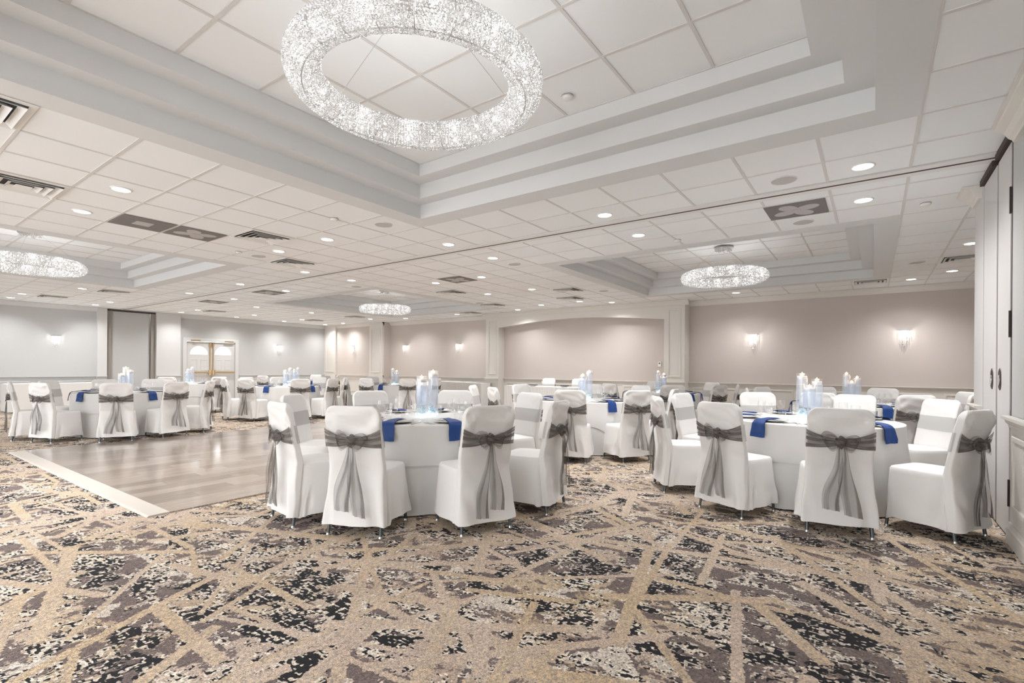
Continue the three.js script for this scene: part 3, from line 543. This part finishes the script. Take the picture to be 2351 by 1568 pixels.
// ------------------------------------------------------------------ covered chairs
const TOP = 0.975, HEM = 0.085;
const bW = y => y > 0.5 ? lerp(0.222, 0.216, (y - 0.5) / 0.47) : lerp(0.252, 0.222, smooth(HEM, 0.5, y));          // half width of the back
const bC = y => y > 0.5 ? lerp(0.195, 0.285, (y - 0.5) / 0.47) : lerp(0.245, 0.195, (y - HEM) / (0.5 - HEM));         // centre depth
const bT = y => y > 0.5 ? lerp(0.034, 0.027, (y - 0.5) / 0.47) : 0.036;                                                // half thickness
function backCover(s) {
  const nz = (a, b, c) => perlin.noise(a, b, c + s * 13.7);
  return grid(64, 40, (u, v) => {
    let y, w, t; const R = 0.075;
    if (v < 0.8) { y = lerp(HEM, TOP - R, v / 0.8); w = bW(y); t = bT(y); }
    else { const f = (v - 0.8) / 0.2 * Math.PI / 2; y = TOP - R + R * Math.sin(f); w = bW(y) - R * 0.95 * (1 - Math.cos(f)); t = bT(y) * Math.max(0.02, Math.pow(Math.cos(f), 0.6)); }
    const a = u * Math.PI * 2, c = Math.cos(a), d = Math.sin(a), n = 2 / 6;
    let x = w * Math.sign(c) * Math.pow(Math.abs(c), n), z = t * Math.sign(d) * Math.pow(Math.abs(d), n);
    const rear = d > 0 ? 1 : 0.35, low = smooth(0.5, 0.12, y), up = smooth(0.55, 0.9, y) * smooth(TOP, TOP - 0.06, y);
    z += rear * Math.sign(d) * (0.009 * nz(x * 7 + y * 5, y * 4, 1) + up * (0.024 * nz(x * 9 - y * 11, y * 5, 3) + 0.012 * nz(x * 22 + y * 16, y * 9, 6)) + 0.012 * (0.25 - Math.abs(nz(x * 6 + y * 7, y * 6 - x * 3, 11))) + low * 0.045 * nz(x * 11 + y * 2, y * 1.6, 5));
    x += 0.005 * nz(z * 9, y * 8, 8) * Math.sign(c); if (v < 0.001) y += 0.012 * nz(x * 6, z * 6, 2);
    return [x, y, bC(y) + z];
  }, true);
}
function seatSkirt(s) {
  const nz = (a, b, c) => perlin.noise(a, b, c + s * 7.3), N = 72;
  const side = grid(N, 16, (u, v) => {
    const a = u * Math.PI * 2, c = Math.cos(a), d = Math.sin(a), n = 2 / 5.5, sx = Math.sign(c) * Math.pow(Math.abs(c), n), sz = Math.sign(d) * Math.pow(Math.abs(d), n);
    const e = Math.pow(v, 0.9), fold = smooth(0.1, 1, v) * (0.036 * nz(Math.cos(a) * 3.2, Math.sin(a) * 3.2, v * 0.9) + 0.030 * (0.35 - Math.abs(nz(Math.cos(a) * 4.5 + v * 1.2, Math.sin(a) * 4.5 - v * 0.8, v * 1.1))) + 0.014 * (0.3 - Math.abs(nz(Math.cos(a) * 9 - v * 2, Math.sin(a) * 9, v * 2))));
    const hw = lerp(0.225, 0.262, e) + fold, zf = lerp(-0.222, -0.236, e) - fold * 0.5, zb = lerp(0.20, 0.235, e) + fold * 0.4;
    const y = v < 0.06 ? 0.485 - 0.012 * (v / 0.06) * (v / 0.06) : lerp(0.473, HEM + 0.018 * nz(Math.cos(a) * 1.6, Math.sin(a) * 1.6, 5) + 0.012 * Math.cos(4 * a), (v - 0.06) / 0.94);
    const k = v < 0.06 ? lerp(0.97, 1, v / 0.06) : 1;
    return [sx * hw * k, y, ((zf + zb) / 2 + sz * (zb - zf) / 2) * k];
  }, true);
  const top = grid(N, 6, (u, v) => {
    const a = u * Math.PI * 2, c = Math.cos(a), d = Math.sin(a), n = 2 / 5.5, sx = Math.sign(c) * Math.pow(Math.abs(c), n), sz = Math.sign(d) * Math.pow(Math.abs(d), n);
    return [sx * 0.225 * 0.97 * v, 0.485 + 0.014 * (1 - v * v), (-0.0125 + sz * 0.2125) * 0.97 * v];
  }, true);
  flip(side); flip(top); side.computeVertexNormals(); top.computeVertexNormals();
  return mergeGeometries([side, top]);
}
const rearZ = y => bC(y) + bT(y);
function sashParts(s) {
  const nz = (a, b) => perlin.noise(a, b, s * 5.1 + 0.5), y0 = 0.735 + 0.02 * nz(1, 2), kx = 0.03 * nz(3.3, 1.7), ky = y0 - 0.02;
  const band = grid(40, 8, (u, v) => {                                // front and sides, one sheer layer
    const y = y0 + (v - 0.5) * 0.145 + 0.006 * nz(u * 4, v * 2), w = bW(y) + 0.006, t = bT(y) + 0.006, a = Math.PI + u * Math.PI, n = 2 / 6;
    const c = Math.cos(a), d = Math.sin(a);
    return [w * Math.sign(c) * Math.pow(Math.abs(c), n), y, bC(y) + t * Math.sign(d) * Math.pow(Math.abs(d), n)];
  });
  const fan = sd => grid(20, 16, (u, v) => {
    const e = 1 - Math.pow(1 - u, 1.5), hh = lerp(0.072, 0.022, Math.pow(u, 0.85)), t = (v - 0.5) * 2, y = lerp(y0, ky, u) + t * hh - 0.012 * Math.sin(u * Math.PI);
    const x = sd * lerp(bW(y) + 0.006, 0.0, u) + kx * u, z = rearZ(y) + 0.006 + 0.022 * e + smooth(0.05, 0.5, u) * 0.006 * Math.sin(v * 26 + s * 2 + sd) ;
    return [x, y, z];
  });
  const kz = rearZ(ky) + 0.032;
  const knot = new THREE.SphereGeometry(0.036, 18, 14); { const p = knot.attributes.position; for (let i = 0; i < p.count; i++) { const x = p.getX(i), y = p.getY(i), z = p.getZ(i), k = 1 + 0.28 * Math.sin(x * 130 + y * 190 + s) * 0.6; p.setXYZ(i, x * k * 1.05 + kx, y * k * 1.25 + ky, z * k * 0.8 + kz); } knot.computeVertexNormals(); }
  const loop = (sd, up) => ribbon([[kx, ky, kz], [kx + sd * 0.035, ky + up + 0.02, kz + 0.02], [kx + sd * 0.085, ky + up * 1.6 + 0.01, kz + 0.018], [kx + sd * 0.11, ky + up * 0.9 - 0.02, kz + 0.01], [kx + sd * 0.075, ky + up * 0.3 - 0.045, kz + 0.022], [kx + sd * 0.03, ky - 0.02, kz + 0.018], [kx, ky, kz + 0.01]],
    u => 0.02 + 0.06 * Math.sin(u * Math.PI), u => [0.45 * sd, 0.8, 0.35 * Math.cos(u * 5)], 24, 0.008);
  const tail = (sd, len, drift) => {
    const pts = []; for (let i = 0; i <= 6; i++) { const t = i / 6; pts.push([kx + sd * (0.008 + 0.03 * Math.sqrt(t)) + drift * t + 0.014 * Math.sin(t * 6 + s + sd), ky - 0.015 - len * t, lerp(kz + 0.012, Math.max(kz - 0.0, 0.325), smooth(0, 0.5, t)) + 0.006 * Math.sin(t * 7 + sd)]); }
    return ribbon(pts, u => lerp(0.03, 0.115, smooth(0, 0.7, u)), u => [1, 0.15 * Math.sin(u * 5), 0.12 * sd], 28, 0.009);
  };
  return { band, fans: [fan(-1), fan(1)], knot, loops: [loop(-1, 0.02 + 0.02 * nz(5, 5)), loop(1, 0.005 + 0.025 * nz(7, 3))], tails: [tail(-1, 0.54 + 0.09 * nz(2.3, 8.1), -0.035 * (1 + nz(1.4, 9.2))), tail(1, 0.52 + 0.09 * nz(8.3, 2.7), 0.03 * (0.5 + nz(4.4, 4.6)))] };
}
const legG = (sx, rear) => { const top = [sx * 0.19, 0.45, rear ? 0.18 : -0.18], bot = [sx * 0.212, 0.012, rear ? 0.245 : -0.215]; return tube([top, bot], 0.0135, 1, 4); };
const legs = [[-1, 1], [1, 1], [-1, 0], [1, 0]].map(([a, b]) => legG(a, b)), gl = [[-1, 1], [1, 1], [-1, 0], [1, 0]].map(([a, b]) => new THREE.CylinderGeometry(0.012, 0.016, 0.014, 12).translate(a * 0.212, 0.007, b ? 0.246 : -0.216));
const VAR = [0, 1, 2, 3].map(s => ({ back: backCover(s), skirt: seatSkirt(s), sash: sashParts(s) }));
let chairCount = 0;
function chair(x, z, yaw, label, group) {
  const v = VAR[chairCount++ % 4], t = thing('banquet_chair', label, 'chair', [x, 0, z], yaw, group);
  mesh('back_cover', v.back, M.cover, t); mesh('seat_cover', v.skirt, M.cover, t);
  const b = mesh('sash', v.sash.band, M.sashBand, t);
  v.sash.fans.forEach(g => mesh('sash_gather', g, M.sashFan, b)); mesh('sash_knot', v.sash.knot, M.sashFan, b); v.sash.loops.forEach(g => mesh('sash_loop', g, M.sashTail, b)); v.sash.tails.forEach(g => mesh('sash_tail', g, M.sashTail, b));
  legs.forEach((g, i) => { const l = mesh('leg', g, M.leg, t); mesh('foot_glide', gl[i], M.metal, l); });
  return t;
}

// ------------------------------------------------------------------ dressed tables
const TR = 0.76, TH = 0.765;
function drape(s, r0, top, hemY, amp) {                              // a round cloth: top disc, turned edge, falling folds
  const nz = (a, b) => perlin.noise(a, b, s * 3.7 + 0.2), N = 160;
  const f = (th, v) => {
    const c = Math.cos(th), d = Math.sin(th);
    if (v < 0.12) { const r = r0 * v / 0.12; return [c * r, top, d * r]; }
    const t = (v - 0.12) / 0.88, hem = hemY(th), y = lerp(top, hem, t < 0.08 ? t * t / 0.16 : t - 0.04 * (1 - (t - 0.08) / 0.92)), drop = top - y;
    const fold = (0.5 + 0.5 * Math.sin(th * 14 + 3.2 * nz(c * 2, d * 2))) * 0.75 + 0.5 * nz(c * 5, d * 5);
    const r = r0 + 0.008 * smooth(0, 0.04, t) + drop * 0.03 + amp * fold * smooth(0.03, 0.6, drop);
    return [c * r, y, d * r];
  };
  const g = grid(N, 34, (u, v) => f(u * Math.PI * 2, v), true); flip(g); g.computeVertexNormals(); return g;
}
const clothG = [0, 1].map(s => drape(s, TR, TH - 0.004, () => 0.012, 0.052));
const overG = [0, 1].map(s => drape(s, TR + 0.010, TH, th => TH - 0.34 - 0.24 * Math.pow(Math.abs(Math.cos(2 * th)), 4), 0.05));
const plateG = lathe([[0, 0.004], [0.075, 0.004], [0.085, 0.008], [0.13, 0.018], [0.135, 0.021], [0.131, 0.023], [0.085, 0.012], [0.07, 0.009], [0, 0.009]], 36);
const gobletG = lathe([[0, 0.0], [0.034, 0.001], [0.034, 0.004], [0.006, 0.009], [0.005, 0.06], [0.012, 0.068], [0.036, 0.085], [0.041, 0.115], [0.037, 0.165], [0.035, 0.165], [0.039, 0.115], [0.034, 0.088], [0, 0.073]], 24);
const tumblerG = lathe([[0, 0], [0.028, 0], [0.034, 0.09], [0.0325, 0.09], [0.027, 0.006], [0, 0.006]], 20);
function napkinGeo(s) {                                              // folded strip: lies on the plate, bends over the table edge
  const nz = (a, b) => perlin.noise(a, b, s * 9.1), path = [[0.50, 0.026], [0.56, 0.030], [0.64, 0.029], [0.72, 0.024], [0.765, 0.014], [0.786, -0.01], [0.797, -0.06], [0.805, -0.10], [0.808 , -0.135 - 0.02 * nz(1, 1)]];
  const c = new THREE.CatmullRomCurve3(path.map(p => new THREE.Vector3(0, p[1], p[0]))), sk = 0.35 * nz(2, 4);
  const lay = o => grid(28, 10, (u, v) => { const p = c.getPoint(u), w = lerp(0.10, 0.145, smooth(0.2, 0.9, u)) * (v - 0.5), dz = u < 0.55 ? 0 : 1; return [w + sk * (p.z - 0.55) * 0.6, p.y + (1 - dz) * o + 0.006 * nz(w * 14, u * 5), p.z + dz * o + dz * 0.010 * nz(w * 16, u * 4)]; });
  const a = lay(0), b = lay(0.006); flip(a); a.computeVertexNormals(); return mergeGeometries([a, b]);
}
const napkinG = [0, 1, 2, 3].map(napkinGeo);
const forkG = (() => { const p = [bx(-0.003, 0.003, 0.001, 0.004, -0.02, 0.10), bx(-0.010, 0.010, 0.001, 0.004, -0.045, -0.02)]; for (const x of [-0.0085, -0.003, 0.003, 0.0085]) p.push(bx(x - 0.0013, x + 0.0013, 0.001, 0.0035, -0.09, -0.045)); return mergeGeometries(p); })();
const knifeG = mergeGeometries([bx(-0.004, 0.004, 0.001, 0.005, 0.0, 0.10), bx(-0.009, 0.006, 0.001, 0.003, -0.11, 0.0)]);
const iceSet = (() => { const p = []; for (let i = 0; i < 46; i++) { const a = rnd() * 6.28, r = 0.037 * Math.sqrt(rnd()), g = new THREE.IcosahedronGeometry(0.012 + 0.006 * rnd(), 0); g.rotateX(rnd() * 3).rotateY(rnd() * 3).translate(Math.cos(a) * r, 0.03 + 0.075 * rnd(), Math.sin(a) * r); p.push(g); } return mergeGeometries(p); })();
const vaseGeo = h => lathe([[0, 0], [0.052, 0], [0.055, 0.003], [0.055, h], [0.0525, h], [0.0525, 0.008], [0, 0.008]], 40);
const flameG = lathe([[0, 0], [0.005, 0.004], [0.0075, 0.012], [0.006, 0.022], [0.003, 0.033], [0, 0.042]], 12);
const candleG = lathe([[0, 0], [0.036, 0], [0.043, 0.012], [0.046, 0.03], [0.042, 0.032], [0.03, 0.029], [0, 0.028]], 28);
const VH = [0.465, 0.41, 0.345], vaseG = VH.map(vaseGeo), waterG = VH.map(h => lathe([[0, 0.118], [0.0515, 0.118], [0.0515, h - 0.045], [0, h - 0.045]], 36));
function centrepiece(cx, cz, spin, where, near) {
  const size = ['tall', 'medium', 'short'];
  VH.forEach((h, i) => {
    const a = (spin[0] + spin[1] * i * 120) * D2R, x = cx + Math.sin(a) * 0.075, z = cz + Math.cos(a) * 0.075;
    const v = thing('cylinder_vase', `${size[i]} glass vase of water tinted pale blue for its LED glow ${where}`, 'vase', [x, TH + 0.001, z], 0, 'centrepiece vases');
    mesh('glass_wall', vaseG[i], M.glass, v); mesh('water', waterG[i], M.water, v); const ic = mesh('ice_chips', iceSet, M.ice, v); tag(ic, 'clear acrylic ice chips', null, null, 'stuff'); ic.rotation.y = a;
    mesh('led_light', new THREE.CylinderGeometry(0.03, 0.03, 0.008, 20).translate(0, 0.013, 0), M.led, v);
    const c = thing('floating_candle', `floating candle in the ${size[i]} vase ${where}`, 'candle', [x, TH + h - 0.06, z], 0, 'floating candles');
    mesh('wax', candleG, M.wax, c); mesh('wick', new THREE.CylinderGeometry(0.001, 0.001, 0.012, 5).translate(0, 0.032, 0), M.black, c); mesh('flame', flameG, M.flame, c).position.y = 0.034;
    const l = new THREE.PointLight(new THREE.Color(1, 0.6, 0.3), LIGHT.flame, 0, 2); l.position.set(x, TH + h - 0.01, z); l.castShadow = true; scene.add(l);
    const b = new THREE.PointLight(new THREE.Color(0.6, 0.86, 1), LIGHT.led / 3, 0, 2); b.position.set(x, TH + 0.04, z); b.castShadow = true; scene.add(b);
  });
}
const DIRS = [['near side', 0], ['near right', 45], ['right side', 90], ['far right', 135], ['far side', 180], ['far left', 225], ['left side', 270], ['near left', 315]];
function assignDirs(ks) {                                            // one distinct compass word per seat
  const out = Array(ks.length), used = new Set(), pairs = [];
  ks.forEach((k, i) => DIRS.forEach((d, j) => pairs.push([Math.abs(((k - d[1] + 540) % 360) - 180), i, j])));
  pairs.sort((a, b) => a[0] - b[0]); for (const [, i, j] of pairs) if (out[i] === undefined && !used.has(j)) { out[i] = DIRS[j][0]; used.add(j); }
  return out;
}
// table centre, where, chairs [angle from the camera's side, distance, extra turn]
const TABLES = [
  [-3.65, -3.58, 'the nearest round table', [[304, 1.10, 2], [337, 1.06, 2], [20, 1.08, 2], [58, 1.10, -4], [118, 1.06, 0], [164, 1.05, 0], [209, 1.05, 0], [255, 1.08, 0]], 2, [136, -1]],
  [-0.52, -5.9, 'the round table by the pocket doors', [[330, 1.08, 2], [9, 1.08, -3], [47, 1.12, 8], [122, 1.06, 0], [160, 1.05, 0], [205, 1.05, 0], [255, 1.06, 0], [290, 1.19, 8]], 2, [-115, -1]],
  [-3.75, -7.2, 'the middle round table', [[352, 1.06, 0], [31, 1.06, 0], [67, 1.08, 0], [134, 1.05, 0], [175, 1.05, 0], [234, 1.06, 0], [298, 1.2, 0], [268, 1.5, 0]], 2, [128, -1]],
  [-3.6, -10.4, 'the round table before the alcove', [[8, 1.06, 0], [48, 1.06, 0], [82, 1.12, 0], [130, 1.06, 0], [185, 1.05, 0], [315, 1.06, 0]], 1, [-71, 1]],
  [-0.25, -8.95, 'the round table below the right sconces', [[345, 1.06, 0], [27, 1.08, 0], [66, 1.06, 0], [108, 1.06, 0], [162, 1.05, 0], [198, 1.05, 0], [245, 1.06, 0], [280, 1.06, 0]], 2, [-118, -1]],
  [-11.4, -3.4, 'the leftmost round table', [[275, 1.2, 0], [308, 1.06, 0], [355, 1.06, 0], [31, 1.06, 0], [66, 1.08, 0], [160, 1.06, 0], [194, 1.06, 0], [235, 1.06, 0]], 1, [253, -1]],
  [-15.8, -6.2, 'the round table before the double doors', [[340, 1.06, 0], [30, 1.06, 0]], 1, [169, -1]],
  [-12.1, -7.0, 'the round table beyond the dance floor', [[322, 1.06, 0], [290, 1.1, 0], [12, 1.06, 0], [48, 1.06, 0], [85, 1.05, 0], [142, 1.05, 0], [189, 1.06, 0], [224, 1.06, 0]], 1, [150, -1]],
  [-15.9, -9.5, 'the far left corner round table', [[318, 1.06, 0], [75, 1.06, 0], [40, 1.06, 0], [150, 1.06, 0]], 0, [147, -1]],
  [-11.1, -9.7, 'the far middle round table', [[328, 1.06, 0], [285, 1.03, 0], [13, 1.06, 0], [52, 1.06, 0], [210, 1.05, 0]], 1, [-41, 1]],
];
TABLES.forEach(([cx, cz, where, chairs, detail, spin], ti) => {
  const t = thing('round_table', `${where.replace(/^the /, '')} under a white floor-length cloth and overlay`, 'table', [cx, 0, cz], ti * 0.6, 'dressed round tables');
  mesh('tablecloth', clothG[ti % 2], M.cloth, t); mesh('overlay_cloth', overG[ti % 2], M.cloth, t);
  centrepiece(cx, cz, spin, `on ${where}`, detail > 1);
  const cam = Math.atan2(-cx, -cz) / D2R, dirs = assignDirs(chairs.map(c => c[0]));
  chairs.forEach(([k, r0, dy], i) => {
    const r = r0 + (ti < 2 ? 0.035 : 0.06), a = (cam + k) * D2R;
    chair(cx + r * Math.sin(a), cz + r * Math.cos(a), a + dy * D2R, `white covered chair with grey bow, ${dirs[i]} of ${where}`, 'covered banquet chairs');
  });
  // place settings: one before each chair, and before the empty places of the sparser tables
  const ks = chairs.map(c => c[0]); for (const d of DIRS) if (ks.length < 8 && ks.every(k => Math.abs(((k - d[1] + 540) % 360) - 180) > 32)) ks.push(d[1]);
  const sd = assignDirs(ks);
  ks.forEach((k, i) => {
    const a = (cam + k) * D2R, at = (r, o) => [cx + r * Math.sin(a) + o * Math.cos(a), TH + 0.001, cz + r * Math.cos(a) - o * Math.sin(a)];
    const w = `${sd[i]} of ${where}`;
    const p = mesh('dinner_plate', plateG, M.china); p.position.set(...at(0.59, 0)); tag(p, `white dinner plate, ${w}`, 'plate', 'dinner plates');
    const n = mesh('folded_napkin', napkinG[(ti + i * 3) % 4], M.napkin); n.position.set(cx, TH + 0.001, cz); n.rotation.y = a + (rnd() - 0.5) * 0.10; tag(n, `royal blue folded napkin, ${w}`, 'napkin', 'blue napkins');
    const g = mesh('water_goblet', gobletG, M.glass); g.position.set(...at(0.42, 0.10)); tag(g, `clear stemmed water goblet, ${w}`, 'glass', 'water goblets');
    if (detail > 0) { const q = mesh('tumbler', tumblerG, M.glass); q.position.set(...at(0.39, -0.04)); tag(q, `short clear tumbler, ${w}`, 'glass', 'tumblers'); }
    if (detail > 1) {
      const f = mesh('fork', forkG, M.metal); f.position.set(...at(0.60, -0.165)); f.rotation.y = a; tag(f, `inner steel fork, ${w}`, 'fork', 'forks');
      const f2 = mesh('fork', forkG, M.metal); f2.position.set(...at(0.61, -0.195)); f2.rotation.y = a; tag(f2, `outer steel fork, ${w}`, 'fork', 'forks');
      const kn = mesh('knife', knifeG, M.metal); kn.position.set(...at(0.60, 0.165)); kn.rotation.y = a; tag(kn, `steel knife, ${w}`, 'knife', 'knives');
    }
  });
});
// ------------------------------------------------------------------ skirted tables by the far wall
function skirtTable(name, label, x0, x1, z0, z1, h) {
  const t = thing(name, label, 'table', [(x0 + x1) / 2, 0, (z0 + z1) / 2]), w = (x1 - x0) / 2, d = Math.abs(z1 - z0) / 2, per = 4 * (w + d);
  mesh('table_top', bx(-w - 0.01, w + 0.01, h - 0.02, h, -d - 0.01, d + 0.01), M.cloth, t);
  const P = s => { s = ((s % per) + per) % per; if (s < 2 * w) return [-w + s, d, 0, 1]; s -= 2 * w; if (s < 2 * d) return [w, d - s, 1, 0]; s -= 2 * d; if (s < 2 * w) return [w - s, -d, 0, -1]; s -= 2 * w; return [-w, -d + s, -1, 0]; };
  const g = grid(Math.round(per / 0.02), 6, (u, v) => { const [x, z, nx, nz] = P(u * per), f = 0.010 * Math.sin(u * per / 0.075 * Math.PI * 2) * (0.6 + 0.4 * v) + 0.012; return [x + nx * f, lerp(h - 0.012, 0.012, v), z + nz * f]; }, true); flip(g); g.computeVertexNormals();
  mesh('pleated_skirt', g, M.cloth, t); return t;
}
skirtTable('head_table', 'long head table with a pleated white skirt before the alcove', -8.5, -6.1, -12.05, -11.45, 0.765);
skirtTable('buffet_table', 'skirted white buffet table against the wall left of the alcove', -12.3, -10.95, -13.15, -12.6, 0.78);
skirtTable('buffet_table', 'narrower skirted white buffet table next to the alcove pilaster', -10.85, -10.2, -12.95, -12.5, 0.77);
{ const t = thing('long_table', 'long white-clothed table standing by the left wall behind the leftmost table', 'table', [-18.6, 0, -4.1]);
  mesh('tablecloth', new THREE.BoxGeometry(0.75, 0.74, 2.4).translate(0, 0.385, 0), M.cloth, t); }
[[-7.75, -12.36, 'left'], [-6.75, -12.36, 'right']].forEach(([x, z, s]) => chair(x, z, Math.PI, `white covered chair behind the skirted head table, ${s} one`, 'covered banquet chairs'));
[[-7.7, 'left'], [-6.7, 'right']].forEach(([x, s]) => { const p = mesh('dinner_plate', plateG, M.china); p.position.set(x, 0.766, -11.7); tag(p, `white plate on the ${s} half of the skirted head table`, 'plate', 'dinner plates');
  const n = mesh('folded_napkin', new THREE.BoxGeometry(0.2, 0.02, 0.14, 4, 1, 4), M.black); n.position.set(x + 0.02, 0.8, -11.7); tag(n, `dark folded napkin on the ${s} half of the skirted head table`, 'napkin', 'head table napkins');
  const g = mesh('water_goblet', gobletG, M.glass); g.position.set(x + 0.25, 0.766, -11.8); tag(g, `clear goblet on the ${s} half of the skirted head table`, 'glass', 'water goblets'); });

shade(scene);
renderer.render(scene, camera);
